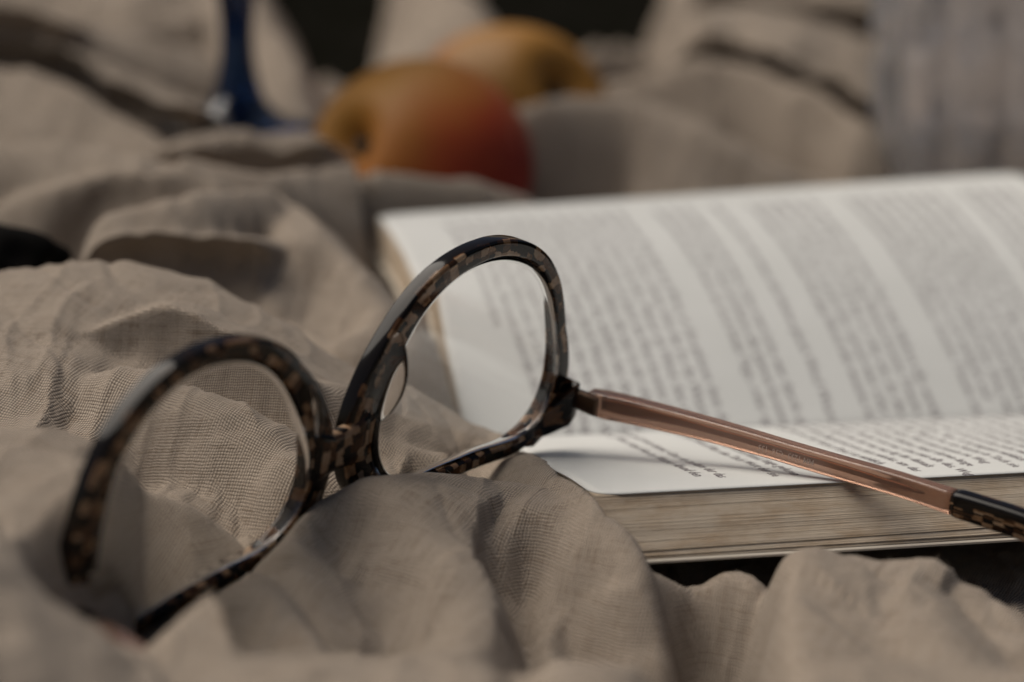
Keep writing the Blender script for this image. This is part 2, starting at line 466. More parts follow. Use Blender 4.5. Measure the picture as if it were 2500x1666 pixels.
    def near(poly, n):
        P = smooth_poly([at(*q) for q in poly], n)
        best = np.full(X.shape, 1e18); zc = np.zeros(X.shape); sd = np.zeros(X.shape)
        for i in range(len(P) - 1):
            p, q = P[i], P[i + 1]
            dx, dy = q[0] - p[0], q[1] - p[1]; L2 = dx * dx + dy * dy + 1e-9
            u = np.clip(((X - p[0]) * dx + (Y - p[1]) * dy) / L2, 0, 1)
            ex, ey = X - p[0] - u * dx, Y - p[1] - u * dy
            d2 = ex * ex + ey * ey
            m = d2 < best
            best[m] = d2[m]; zc[m] = (p[2] + u * (q[2] - p[2]))[m]
            sd[m] = (dx * ey - dy * ex)[m] / math.sqrt(L2)
        return np.sqrt(best), zc, sd
    for poly, ar, al, r in ridges:
        d, zc, s = near(poly, 6 * len(poly))
        dw = d * (1 + 0.18 * vnoise(X / 22, Y / 22, 11))
        sl = np.where(s < 0, ar, al)
        f = np.clip(s / (d + 1e-6), -1, 1)
        sl = ar + (al - ar) * (0.5 + 0.5 * f)
        z = zc - sl * (np.sqrt(dw * dw + r * r) - r)
        k = 1.6
        h = np.clip(0.5 + 0.5 * (z - Z) / k, 0, 1)
        Z = Z * (1 - h) + z * h + k * h * (1 - h) * 0.5
    for poly, dep, wd in hollows:
        d, zc, s = near(poly, 5 * len(poly))
        Z = Z - dep * np.exp(-(d / wd) ** 2)
    DY = np.zeros_like(Z)
    for poly, al, oh in lips:
        d, zc, s = near(poly, 6 * len(poly))
        f = np.clip(s / (d + 1e-6), -1, 1)
        r = 2.5
        z = zc - (3.2 + (al - 3.2) * (0.5 + 0.5 * f)) * (np.sqrt(d * d + r * r) - r)
        ends = np.minimum(1, d * 0 + 1)
        h = np.clip(0.5 + 0.5 * (z - Z) / 1.6, 0, 1)
        Z = Z * (1 - h) + z * h + 1.6 * h * (1 - h) * 0.5
        DY = np.maximum(DY, oh * np.exp(-(d / (oh * 0.9 + 1.5)) ** 2) * np.clip((Z - zc + 5) / 5, 0, 1))
    # cloth hangs deep between its folds
    def blur(A, n):
        for _ in range(n):
            q = np.pad(A, 1, mode='edge')
            A = (q[:-2, 1:-1] + q[2:, 1:-1] + q[1:-1, :-2] + q[1:-1, 2:] + 2 * A) / 6
        return A
    Z = Z - np.interp(Y, [400, 450, 520], [0.35, 0.8, 1.1]) * np.maximum(blur(Z, 70) - Z - 0.8, 0)
    # deep creases and gaps where the blanket is bunched, found on the surface and running back between the folds
    def surf(x, y):
        r = np.clip(np.log(y / 255.0) / np.log(1300.0 / 255.0), 0, 1) * (NY - 1) / st
        c = np.clip((x / y + 0.36) / 0.72, 0, 1) * (NX - 1) / st
        i = np.minimum(r.astype(int), Z0.shape[0] - 2); j = np.minimum(c.astype(int), Z0.shape[1] - 2); fr, fc = r - i, c - j
        return (Z0[i, j] * (1 - fr) + Z0[i + 1, j] * fr) * (1 - fc) + (Z0[i, j + 1] * (1 - fr) + Z0[i + 1, j + 1] * fr) * fc
    Z0 = Z.copy()
    Ds = np.arange(300, 1250, 1.0)
    creases = [   # line over the surface, width, run back, depth
        ([(740, -30), (800, 50), (850, 120), (880, 150)], 8, 70, 70), ([(780, -30), (830, 40), (870, 100)], 8, 70, 70),
        ([(1290, -30), (1390, 20), (1470, 80), (1545, 135)], 9, 70, 70), ([(1370, -30), (1460, 20), (1530, 70)], 9, 70, 70), ([(1450, -30), (1540, 20), (1590, 40)], 8, 60, 60),
        ([(-60, 590), (40, 602), (110, 628)], 7, 24, 60),
        ([(760, 690), (840, 740)], 6, 6, 8),
        ([(1300, 452), (1400, 462), (1520, 448)], 3.5, 3, 16),
        ([(1720, 1560), (1780, 1600), (1800, 1660)], 6, 4, 17),
        ([(1600, 1570), (1680, 1650)], 7, 2, 7),
        ([(850, 1320), (930, 1440)], 7, 3, 5),
        ([(1290, 1390), (1280, 1500), (1268, 1666)], 3, 2, 5),
    ]
    for line, wd, run, dep in creases:
        pts = smooth_poly([(a_, b_, 0) for a_, b_ in line], 5 * len(line))[:, :2]
        foot = np.full(X.shape, 1e9)
        for px_, py_ in pts:
            ray = at(px_, py_, 1.0) - np.array([0, 0, CAMZ])
            hx, hz = ray[0] * Ds, CAMZ + ray[2] * Ds
            under_ = np.nonzero(surf(hx, Ds) >= hz)[0]
            if not len(under_): continue
            D0 = Ds[under_[0]]
            # a short trough running back from the point
            u = np.clip(Y - D0, 0, run)
            foot = np.minimum(foot, np.hypot(X - ray[0] * (D0 + u), Y - (D0 + u)))
        Z = Z - dep * np.exp(-(foot / wd) ** 2)
    # creases and rumples
    wx, wy = X + 9 * vnoise(X / 30, Y / 30, 21), Y + 9 * vnoise(X / 30, Y / 30, 22)
    far = np.clip((Y - 600) / 120, 0, 1)
    Z += (0.9 + 1.6 * far) * vnoise(wx / 26, wy / 20, 5)
    rid = 1 - np.abs(vnoise(wx / 17, wy / 23, 6)); Z += (0.55 + 0.5 * far) * (rid ** 3 - 0.4)
    rid2 = 1 - np.abs(vnoise(wx / 9 + 3, wy / 14, 8)); Z += 0.28 * (rid2 ** 3 - 0.4)
    rid3 = 1 - np.abs(vnoise(wx / 15 + 7, wy / 34 + 2, 41)); Z += 0.7 * (rid3 ** 9 - 0.1)
    rid4 = 1 - np.abs(vnoise((wx + wy) / 26, (wx - wy) / 60, 42)); Z -= 0.8 * (rid4 ** 12 - 0.08)
    # the frame rests on the cloth: no fold stands higher than the lower edge of the frame in front of it
    lowp = np.array([(40, 1440, 348), (110, 1490, 351), (200, 1550, 357), (290, 1610, 366), (335, 1600, 372), (459, 1492, 381), (574, 1422, 391), (620, 1388, 396), (700, 1306, 402), (784, 1200, 409), (900, 1164, 418), (1060, 1152, 434), (1130, 1151, 440), (1290, 1094, 458), (1345, 1062, 460)])
    PX = CX + F_PX * X / (Y * cp + (CAMZ - 15) * sp)
    yl = np.interp(PX, lowp[:, 0], lowp[:, 1]); dl = np.interp(PX, lowp[:, 0], lowp[:, 2])
    b_ = -(yl - CY) / F_PX
    zl = CAMZ + (-sp + b_ * cp) / (cp + b_ * sp) * Y
    inr = np.clip((PX - 40) / 80, 0, 1) * np.clip((Y - 327) / 5, 0, 1) * np.clip((1350 - PX) / 20, 0, 1) * np.clip((dl + 4 - Y) / 5, 0, 1)
    zr = CAMZ + (-sp + b_ * cp) / (cp + b_ * sp) * dl
    inb = np.clip((PX - 250) / 90, 0, 1) * np.clip((1350 - PX) / 60, 0, 1) * (Y > dl)
    cut = np.maximum(np.maximum(Z - zl, 0) * inr, np.maximum(Z - (zr - 0.8 + 0.95 * np.maximum(Y - dl - 2, 0)), 0) * inb)
    for _ in range(4):
        q = np.pad(cut, 1, mode='edge'); cut = np.maximum(cut, (q[:-2, 1:-1] + q[2:, 1:-1] + q[1:-1, :-2] + q[1:-1, 2:]) / 4 * 0.97)
    Z = Z - cut
    # up to full resolution
    def up(A):
        ry = np.linspace(0, A.shape[0] - 1, NY); rx = np.linspace(0, A.shape[1] - 1, NX)
        def cub(A, r, ax):
            A = np.moveaxis(A, ax, 0); n = A.shape[0]
            i = np.clip(r.astype(int), 0, n - 2); f = (r - i).reshape(-1, *[1] * (A.ndim - 1))
            g = lambda j: A[np.clip(i + j, 0, n - 1)]
            p0, p1, p2, p3 = g(-1), g(0), g(1), g(2)
            o = 0.5 * (2 * p1 + (p2 - p0) * f + (2 * p0 - 5 * p1 + 4 * p2 - p3) * f**2 + (3 * p1 - p0 - 3 * p2 + p3) * f**3)
            return np.moveaxis(o, 0, ax)
        return cub(cub(A, ry, 0), rx, 1)
    Z = up(Z); Xu, Yu = up(X), up(Y)
    # stay under the book, except for the fold that laps over its left end
    a, t = to_book(Xu, Yu)
    a_edge = np.where(t < TG, -1.0, -4)
    inx = np.clip(np.minimum((a - a_edge) / 1.0, (BL + 3 - a) / 5), 0, 1) * np.clip(np.minimum((t + 10.5) / 2.5, (TF + 8 - t) / 4), 0, 1)
    lim = np.where(t < TG, -0.6, page_z(a, t) - 12.5)
    lim = np.where(t > TF, page_z(a, np.full_like(t, TF)) - 10, lim)
    over = np.maximum(Z - lim, 0) * inx
    Z = Z - over
    Z += 0.16 * vnoise(Xu / 5, Yu / 4, 31) + 0.07 * vnoise(Xu / 2.2, Yu / 2.2, 32)
    V = np.stack([Xu.ravel(), (Yu - up(DY)).ravel(), Z.ravel()], -1)
    o = mesh_obj("linen_blanket", V, grid_faces(NY, NX), M_linen)
    tag(o, "rumpled beige linen blanket lying in folds under everything", "blanket")
    return o
blanket = build_blanket()
def build_fibres(n=900):
    """short loose fibres standing out of the weave"""
    co = np.empty(len(blanket.data.vertices) * 3); blanket.data.vertices.foreach_get("co", co); co = co.reshape(-1, 3) * 1000
    nr = np.empty(len(blanket.data.vertices) * 3); blanket.data.vertices.foreach_get("normal", nr); nr = nr.reshape(-1, 3)
    r = np.random.default_rng(3)
    ok = np.nonzero((co[:, 1] > 370) & (co[:, 1] < 492) & (abs(co[:, 0]) < 0.24 * co[:, 1]) & (co[:, 2] > 2))[0]
    V, Fc = [], []
    for i in r.choice(ok, n, replace=False):
        p = co[i]; nn = nr[i] if nr[i][2] > 0 else -nr[i]
        d = nn * r.uniform(.3, 1.0) + r.normal(0, .6, 3); d /= np.linalg.norm(d)
        b = r.normal(0, .5, 3); L = r.uniform(.5, 1.7); w_ = r.uniform(.018, .034)
        sd_ = np.cross(d, r.normal(0, 1, 3)); sd_ /= np.linalg.norm(sd_); s2 = np.cross(d, sd_)
        base = len(V)
        for k in range(5):
            f = k / 4; c = p - nn * .1 + d * L * f + b * L * .5 * f * f
            for an in (0, 2.094, 4.189): V.append(c + (sd_ * math.cos(an) + s2 * math.sin(an)) * w_ * (1 - .6 * f))
        Fc += [[q + base for q in f_] for f_ in grid_faces(5, 3, True)]
    o = mesh_obj("fibre", V, Fc, M_fibre, blanket)
    o["kind"] = "stuff"
M_fibre = mat_plain("flax_fibre", (0.42, 0.36, 0.29), 0.8, 0, 0.1)
build_fibres()

# ------------------------------------------------------------------ book
book = empty("open_book", (P0[0] + 80, P0[1] + 80, 0))
tag(book, "open paperback book lying face up beneath the glasses", "book")
bpy.context.view_layer.update()
def add_to(root, o):
    """keep the world place of a child built in world millimetres"""
    o.parent = root
    o.matrix_parent_inverse = Matrix.Translation(root.location).inverted()
    return o

def corner(a, t, r=5.0):
    """round the outer far corners in plan"""
    return a, t

def sheet(name, t0, t1, dz, thick, mat, na=70, ntt=40, inset=0.0, fn=page_z, rc=5.0):
    A = np.linspace(inset, BL - inset, na); T = np.linspace(t0, t1, ntt)
    aa, tt = np.meshgrid(A, T)                       # rows t, cols a
    aa = aa.copy(); tt = tt.copy()
    # rounded outer corners at the end of the sheet furthest from the gutter
    outer = t1 if t1 > TG + 1 else t0
    sg = 1 if outer == t1 else -1
    da = np.minimum(aa - inset, BL - inset - aa); dt = np.abs(outer - tt)
    m = (da < rc) & (dt < rc)
    qx, qy = (rc - da) / rc, (rc - dt) / rc          # square -> disc
    f = np.maximum(qx, qy) / (np.hypot(qx, qy) + 1e-9)
    nx, ny = qx * f, qy * f
    left = aa < BL / 2
    aa = np.where(m, np.where(left, inset + rc - nx * rc, BL - inset - rc + nx * rc), aa)
    tt = np.where(m, outer - sg * (rc - ny * rc), tt)
    x, y = book_xy(aa, tt); z = fn(aa, tt) + dz
    top = np.stack([x.ravel(), y.ravel(), z.ravel()], -1)
    bot = top - np.array([0, 0, thick])
    n = len(top); f1 = grid_faces(ntt, na)
    f2 = [[q + n for q in reversed(f_)] for f_ in f1]
    ring = list(range(na)) + [i * na + na - 1 for i in range(1, ntt)] + [(ntt - 1) * na + j for j in range(na - 2, -1, -1)] + [i * na for i in range(ntt - 2, 0, -1)]
    f3 = [[ring[(i + 1) % len(ring)], ring[i], ring[i] + n, ring[(i + 1) % len(ring)] + n] for i in range(len(ring))]
    uv = np.stack([np.concatenate([aa.ravel()] * 2), np.concatenate([tt.ravel()] * 2)], -1)
    o = mesh_obj(name, np.vstack([top, bot]), f1 + f2 + f3, mat, uv=uv, smooth=False)
    o.data.polygons.foreach_set("use_smooth", [True] * (2 * len(f1)) + [False] * len(f3))
    return add_to(book, o)

near_page = sheet("page", -0.25, TG, 0.0, 0.13, M_paper)
far_page = sheet("page", TG + 0.02, TF, 0.0, 0.13, M_paper)

def block(name, t_edge, t_gut, ztop, zbot, layers, jit, seed, na=150, slant=0.0, s0=0.0, s1=1.0):
    """a stack of page ends: outer edge and both ends with every sheet standing a little in or out"""
    r = np.random.default_rng(seed)
    A = np.linspace(0, BL, na)
    off = np.cumsum(r.normal(0, jit * .35, layers)); off -= np.linspace(off[0], off[-1], layers)
    off = np.clip(off, -jit, jit) + r.normal(0, jit * .45, layers)
    V, U, Fc = [], [], []
    sgn = 1 if t_edge < t_gut else -1
    k = np.linspace(0, 1, layers)
    # outer edge grid
    for li in range(layers):
        for sub in (0, 1):
            f = (li + (0.06 if sub == 0 else 0.94)) / layers
            wav = 0.12 * np.sin(A / 31 + seed) + jit * .5 * vnoise(A / 18, np.full_like(A, li * .37), seed)
            t = t_edge + sgn * (off[li] + 0.3 + wav * 0.6) + slant * (s0 + (s1 - s0) * f)
            x, y = book_xy(A, np.full_like(A, 0) + t)
            zt = ztop(A, np.full_like(A, t_edge)); zb = zbot(A, np.full_like(A, t_edge))
            V.append(np.stack([x, y, zt + (zb - zt) * f], -1)); U.append(np.stack([A, np.full_like(A, 0) + f * np.mean(zt - zb)], -1))
    n = 2 * layers
    base = 0
    Fc += grid_faces(n, na) if sgn < 0 else [list(reversed(q)) for q in grid_faces(n, na)]
    # the two ends
    T = np.linspace(t_edge + sgn * 0.3, t_gut, 30)
    cnt = n * na
    for a0, fl in ((0.0, 1), (BL, -1)):
        for li in range(layers):
            for sub in (0, 1):
                f = (li + (0.06 if sub == 0 else 0.94)) / layers
                aa = np.full_like(T, a0 + fl * (0.25 + off[li] * .8)); T = np.linspace(t_edge + sgn * 0.3 + slant * (s0 + (s1 - s0) * f), t_gut, 30)
                x, y = book_xy(aa, T); zt = ztop(aa, T); zb = zbot(aa, T)
                V.append(np.stack([x, y, zt + (zb - zt) * f], -1)); U.append(np.stack([T + 300, np.full_like(T, 0) + f * np.mean(zt - zb)], -1))
        g = grid_faces(n, 30)
        Fc += [[q + cnt for q in (f_ if fl * sgn > 0 else reversed(f_))] for f_ in g]
        cnt += n * 30
    # underside and top so the stack is closed
    for zf, fl, se in ((ztop, 1, s0), (zbot, -1, s1)):
        aa, tt = np.meshgrid(np.linspace(0.3, BL - 0.3, 24), np.linspace(t_edge + sgn * 0.4 + slant * se, t_gut, 30))
        x, y = book_xy(aa, tt)
        V.append(np.stack([x.ravel(), y.ravel(), (zf(aa, tt) - fl * 0.02).ravel()], -1)); U.append(np.stack([aa.ravel(), tt.ravel()], -1))
        Fc += [[q + cnt for q in f_] for f_ in grid_faces(30, 24)]; cnt += aa.size
    o = mesh_obj(name, np.vstack(V), Fc, M_edges, uv=np.vstack(U), smooth=False)
    return add_to(book, o)

def spread(a, g0, g1): return np.clip((a - g0) / (g1 - g0), 0, 1) ** 1.6
def zbase(a, t): return 1.5 - 0.6 * a / BL + 0 * t
def z_main_bot(a, t):
    f = np.clip(t / TG, 0, 1)
    return np.minimum(2.85 + 0.15 * np.sin(a / 40) + 0.75 * spread(a, 45, 110) * (1 - f), page_z(a, t) - 0.6)
def z_s2_top(a, t): return np.minimum(2.80 + 0.15 * np.sin(a / 40) + 0.28 * spread(a, 45, 120) * (1 - np.clip(t / TG, 0, 1)), page_z(a, t) - 0.7)
def z_s2_bot(a, t): return np.minimum(1.95 + 0.35 * spread(a, 70, 120) * (1 - np.clip(t / TG, 0, 1)), page_z(a, t) - 1.2)
def z_s3_top(a, t): return np.minimum(1.88 + 0.05 * spread(a, 70, 120), page_z(a, t) - 1.3)
def z_s3_bot(a, t): return zbase(a, t) + 0.15
def under(a, t): return page_z(a, t) - 0.16
block("page_block", 0.0, TG, under, z_main_bot, 92, 0.055, 5, slant=-9, s0=0.0, s1=0.82)
block("page_section", 0.2, TG, z_s2_top, z_s2_bot, 8, 0.1, 8, slant=-9, s0=0.82, s1=0.92)
block("page_section", 0.5, TG, z_s3_top, z_s3_bot, 4, 0.1, 9, slant=-9, s0=0.92, s1=0.97)
def far_bot(a, t): return page_z(a, t) - 9.5 * np.clip((t - TG) / 16, 0, 1) - 0.3
block("page_block", TF - 0.4, TG, under, far_bot, 50, 0.1, 12, na=60)
def cov_far(a, t): return np.where(t <= TG, zbase(a, t), far_bot(a, np.maximum(t, TG)) - 0.15)
sheet("cover", -9.6, TG - 1, 0.0, 0.35, M_cover, fn=zbase, inset=-0.8, rc=1.5)
sheet("cover", TG, TF + 1.0, -0.1, 0.35, M_cover, fn=cov_far, inset=-0.8, rc=1.5)

# printed text: lines run from the far side to the near side, from right to left
WORDS = ("und der Wind ging leise durch das hohe Gras als sie den Weg zum Fluss hinab kam niemand sprach ein Wort nur das Wasser war zu "
         "am Abend stand das Fenster offen man konnte die Stimmen vom Garten bis hinauf in das kleine Zimmer auf dem Tisch lag noch ein "
         "Brief den keiner gelesen hatte er war alt fremd geworden in der Stadt wo alle Dinge immer gleich blieben sagte sie schon lange "
         "nicht mehr wusste was damals geschah ob es wirklich so war oder doch nur im Traum kamen die Tage langsam wieder").split()
def font_lines(lines, size, pitch):
    """list of (text, x0, row) -> vertices (x, y) and faces of flat letters"""
    V, Fc, cnt = [], [], 0
    cu = bpy.data.curves.new("tmp_text", 'FONT')
    cu.resolution_u = 1
    cu.size = size
    cu.offset = 0.004 * size
    ob = bpy.data.objects.new("tmp_text", cu); col.objects.link(ob)
    for txt, x0, y0 in lines:
        cu.body = txt
        dg = bpy.context.evaluated_depsgraph_get()
        me = bpy.data.meshes.new_from_object(ob.evaluated_get(dg))
        v = np.empty(len(me.vertices) * 3); me.vertices.foreach_get("co", v); v = v.reshape(-1, 3)
        if len(v):
            V.append(v[:, :2] + [x0, y0]); Fc += [[i + cnt for i in p.vertices] for p in me.polygons]; cnt += len(v)
        bpy.data.meshes.remove(me)
    bpy.data.objects.remove(ob); bpy.data.curves.remove(cu)
    return np.vstack(V), Fc

def make_line(nch):
    s = ""
    while len(s) < nch: s += random.choice(WORDS) + random.choice([" ", " ", " ", " ", " ", ", "])
    return s.strip().strip(",")

SIZE = 3.15
def printed(page, rows, t_start):
    ls = [(txt, 0.0, -0.0) for txt, a in rows]
    V, Fc, off = [], [], 0
    v, f = font_lines([(txt, 0.0, a) for txt, a in rows], SIZE, 0)
    t = t_start - v[:, 0]; a = v[:, 1]
    x, y = book_xy(a, t); z = page_z(a, t) + 0.035
    me_o = mesh_obj("printed_text", np.stack([x, y, z], -1), f, M_ink, smooth=False)
    add_to(book, me_o)
    me_o["kind"] = "stuff"
    return me_o

PITCH_L = 3.92
rows = []
def group(a0, n, lens):
    for i in range(n):
        rows.append((make_line(lens[i % len(lens)]), a0 - i * PITCH_L))
# far page (reading order is right to left); a = distance from the left end of the page
a = BL - 12
group(a, 4, [62, 62, 59, 36]);  a -= 4 * PITCH_L + 4.0
group(a, 7, [64, 61, 62, 64, 62, 60, 64]); a -= 7 * PITCH_L + 5.5
group(107.5, 5, [62, 60, 64, 61, 60])
group(82.8, 1, [62])
group(75.2, 3, [61, 59, 62])
group(57.5, 11, [62, 64, 60, 62, 59, 61, 64, 62, 60, 61, 62])
rows.append((make_line(36), 57.5 - 11 * PITCH_L))
printed(far_page, rows, TF - 13)
rows = []
group(BL - 12, 27, [56, 55, 59, 53, 56, 59, 54, 58, 52])
group(39.9, 2, [53, 56])
group(26.2, 2, [55, 52])
printed(near_page, rows, TG - 9)

# ------------------------------------------------------------------ eyeglasses
GT = np.array([-29.244, 407.667, 50.573 + CAMZ - 124.0])
GR = np.array([[0.59378924, -0.79599652, 0.11748995], [0.79270878, 0.55369591, -0.25501691], [0.13793887, 0.24456161, 0.9597721]])
glasses = bpy.data.objects.new("eyeglasses", None)
glasses.empty_display_size = 0.02
glasses.matrix_world = Matrix.Translation(Vector(GT) * MM) @ Matrix(GR.tolist()).to_4x4()
link(glasses)
tag(glasses, "tortoiseshell eyeglasses standing upside down on the blanket with one temple across the book", "eyeglasses")

RAD = np.array([25.062, 23.866, 22.82, 21.482, 20.708, 20.729, 21.475, 22.5, 25.093, 27.963, 25.6, 20.9, 19.6, 21.3, 26.6, 28.0])
HALF = 35.0
def contour(n=160):
    th = np.linspace(0, 2 * np.pi, n, endpoint=False)
    c = np.fft.rfft(RAD) / len(RAD); r = np.full(n, c[0].real)
    for k in range(1, len(c)): r += (2 if k < len(RAD) / 2 else 1) * (c[k] * np.exp(1j * k * th)).real
    return th, np.stack([r * np.cos(th), r * np.sin(th)], -1)
def bend(P):
    P = np.asarray(P, float).copy(); P[:, 1] -= 0.037 * (np.sqrt(P[:, 0] ** 2 + 36) - HALF)
    return P
def rim(side, w_fn, thick=1.75, n=160):
    th, C = contour(n)
    tan = np.roll(C, -1, 0) - np.roll(C, 1, 0); tan /= np.linalg.norm(tan, axis=1)[:, None]
    nor = np.stack([tan[:, 1], -tan[:, 0]], -1)
    w_ = w_fn(np.degrees(th))
    # smooth the normals so that wide rims stay tidy
    for _ in range(6): nor = (np.roll(nor, 1, 0) + nor * 2 + np.roll(nor, -1, 0)) / 4
    nor /= np.linalg.norm(nor, axis=1)[:, None]
    # rounded cross-section, with a lens groove line in the inner wall
    def section(w):
        rc = 0.55
        pts = []
        for cx_, cy_, a0 in ((w - rc * 1.5, thick - rc, 90), (w - rc * 1.5, -thick + rc, 0), (rc, -thick + rc, -90), (rc, thick - rc, -180)):
            for q in range(5):
                an = R_(a0 - q * 22.5); f = 1.5 if cx_ > rc * 1.01 else 1.0
                pts.append((cx_ + rc * f * math.cos(an), cy_ + rc * math.sin(an)))
            if a0 == -90: pts += [(0.0, -0.55), (0.28, -0.3), (0.28, 0.3), (0.0, 0.55)]
        return np.array(pts)
    V, U = [], []
    arc = np.concatenate([[0], np.cumsum(np.linalg.norm(np.diff(C, axis=0), axis=1))])
    for i in range(n + 1):
        j = i % n
        S = section(w_[j])
        x = HALF + C[j, 0] + nor[j, 0] * S[:, 0]; z = C[j, 1] + nor[j, 1] * S[:, 0]
        V.append(np.stack([side * x, S[:, 1], z], -1))
        per = np.concatenate([[0], np.cumsum(np.linalg.norm(np.diff(S, axis=0), axis=1))])
        U.append(np.stack([np.full(len(S), (arc[j] if i < n else arc[-1] + 1)) + (0 if side > 0 else 211.3), per], -1))
    m = len(V[0])
    Fc = grid_faces(n + 1, m, wrap_m=True)
    if side > 0: Fc = [list(reversed(f)) for f in Fc]
    return bend(np.vstack(V)), Fc, np.vstack(U), C
def tab(xs, ys):
    return lambda d: np.interp(d % 360, xs, ys)
W_R = tab([0, 30, 60, 90, 120, 150, 170, 190, 205, 220, 240, 270, 300, 325, 340, 360], [3.2, 2.9, 3.1, 3.4, 4.2, 5.2, 6.4, 7.2, 6.6, 4.8, 3.2, 2.6, 2.9, 4.4, 5.0, 3.2])
W_L = tab([0, 30, 60, 90, 120, 150, 170, 190, 205, 220, 240, 270, 300, 325, 340, 360], [4.6, 4.0, 3.4, 3.0, 3.5, 4.6, 6.0, 7.0, 6.6, 4.8, 3.2, 2.6, 2.9, 4.4, 5.0, 4.6])

def rbox(x0, x1, y0, y1, z0, z1, r=0.7, n=6):
    """rounded box as verts/faces/uv via subdivided cube"""
    c = np.array([(x0 + x1) / 2, (y0 + y1) / 2, (z0 + z1) / 2]); h = np.array([x1 - x0, y1 - y0, z1 - z0]) / 2
    bm = bmesh.new(); bmesh.ops.create_cube(bm, size=2.0)
    bmesh.ops.subdivide_edges(bm, edges=bm.edges[:], cuts=n, use_grid_fill=True)
    V = np.array([v.co[:] for v in bm.verts]); Fc = [[v.index for v in f.verts] for f in bm.faces]
    bm.free()
    V = np.sign(V) * np.abs(V) ** 0.6
    V = V * h
    inner = np.clip(V, -(h - r), h - r); d = V - inner; L = np.linalg.norm(d, axis=1)[:, None]
    V = np.where(L > 1e-9, inner + d / np.maximum(L, 1e-9) * np.minimum(L, r), V)
    # push flat faces right out to the rounded surface
    V = V + c
    return V, Fc, np.stack([V[:, 0] * 1.0 + V[:, 1] * 0.6, V[:, 2] + V[:, 1] * 0.5 + 30], -1)

def join(parts):
    V, Fc, U, n = [], [], [], 0
    for v, f, u in parts:
        V.append(v); U.append(u); Fc += [[i + n for i in q] for q in f]; n += len(v)
    return np.vstack(V), Fc, np.vstack(U)

def sweep(path, hw, hh, ups, rc=0.5, seg=4, u0=0.0):
    """rounded-rectangle bar along path; hw half width across, hh half height, ups = up vectors; closed ends"""
    P = np.asarray(path, float); n = len(P)
    tg = np.gradient(P, axis=0); tg /= np.linalg.norm(tg, axis=1)[:, None]
    V, U = [], []
    arc = np.concatenate([[0], np.cumsum(np.linalg.norm(np.diff(P, axis=0), axis=1))])
    for i in range(n):
        up = np.asarray(ups, float); up = up - tg[i] * (up @ tg[i]); up /= np.linalg.norm(up)
        sd_ = np.cross(tg[i], up)
        r = min(rc, hw[i] * .98, hh[i] * .98)
        pts = []
        for sx, sy, a0 in ((1, 1, 0), (-1, 1, 90), (-1, -1, 180), (1, -1, 270)):
            for q in range(seg + 1):
                an = R_(a0 + q * 90 / seg)
                pts.append((sx * (hw[i] - r) + r * math.cos(an), sy * (hh[i] - r) + r * math.sin(an)))
        pts = np.array(pts)
        V.append(P[i] + sd_ * pts[:, :1] + up * pts[:, 1:])
        per = np.concatenate([[0], np.cumsum(np.linalg.norm(np.diff(pts, axis=0), axis=1))])
        U.append(np.stack([np.full(len(pts), u0 + arc[i]), per], -1))
    m = len(V[0]); Fc = [list(reversed(f)) for f in grid_faces(n, m, wrap_m=True)]
    Fc += [list(range(m)), [(n - 1) * m + q for q in reversed(range(m))]]
    Fc = [list(reversed(f)) for f in Fc]
    return np.vstack(V), Fc, np.vstack(U)

rR, fR, uR, CONT = rim(1, W_R); rL, fL, uL, _ = rim(-1, W_L)
bV, bF, bU = rbox(-7.5, 7.5, -1.45, 1.6, -9.6, -2.4, 1.3)
bV[:, 2] += 0.045 * bV[:, 0] ** 2 * (bV[:, 2] > -6) - 0.02 * bV[:, 0] ** 2 * (bV[:, 2] < -6)
def prism(poly, y0, y1, side, bev=0.45):
    bm = bmesh.new()
    a_ = [bm.verts.new((side * x, y0, z)) for x, z in poly]; b_ = [bm.verts.new((side * x, y1, z)) for x, z in poly]
    n = len(poly); bm.faces.new(a_); bm.faces.new(list(reversed(b_)))
    for q in range(n): bm.faces.new((a_[q], b_[q], b_[(q + 1) % n], a_[(q + 1) % n]))
    bmesh.ops.recalc_face_normals(bm, faces=bm.faces)
    bmesh.ops.bevel(bm, geom=bm.edges[:], offset=bev, segments=3, profile=0.5, affect='EDGES')
    V = np.array([v.co[:] for v in bm.verts]); Fc = [[v.index for v in f.verts] for f in bm.faces]; bm.free()
    return V, Fc, np.stack([V[:, 0] * side + V[:, 1] * 0.7 + 300, V[:, 2] + V[:, 1] * 0.4 + 40], -1)
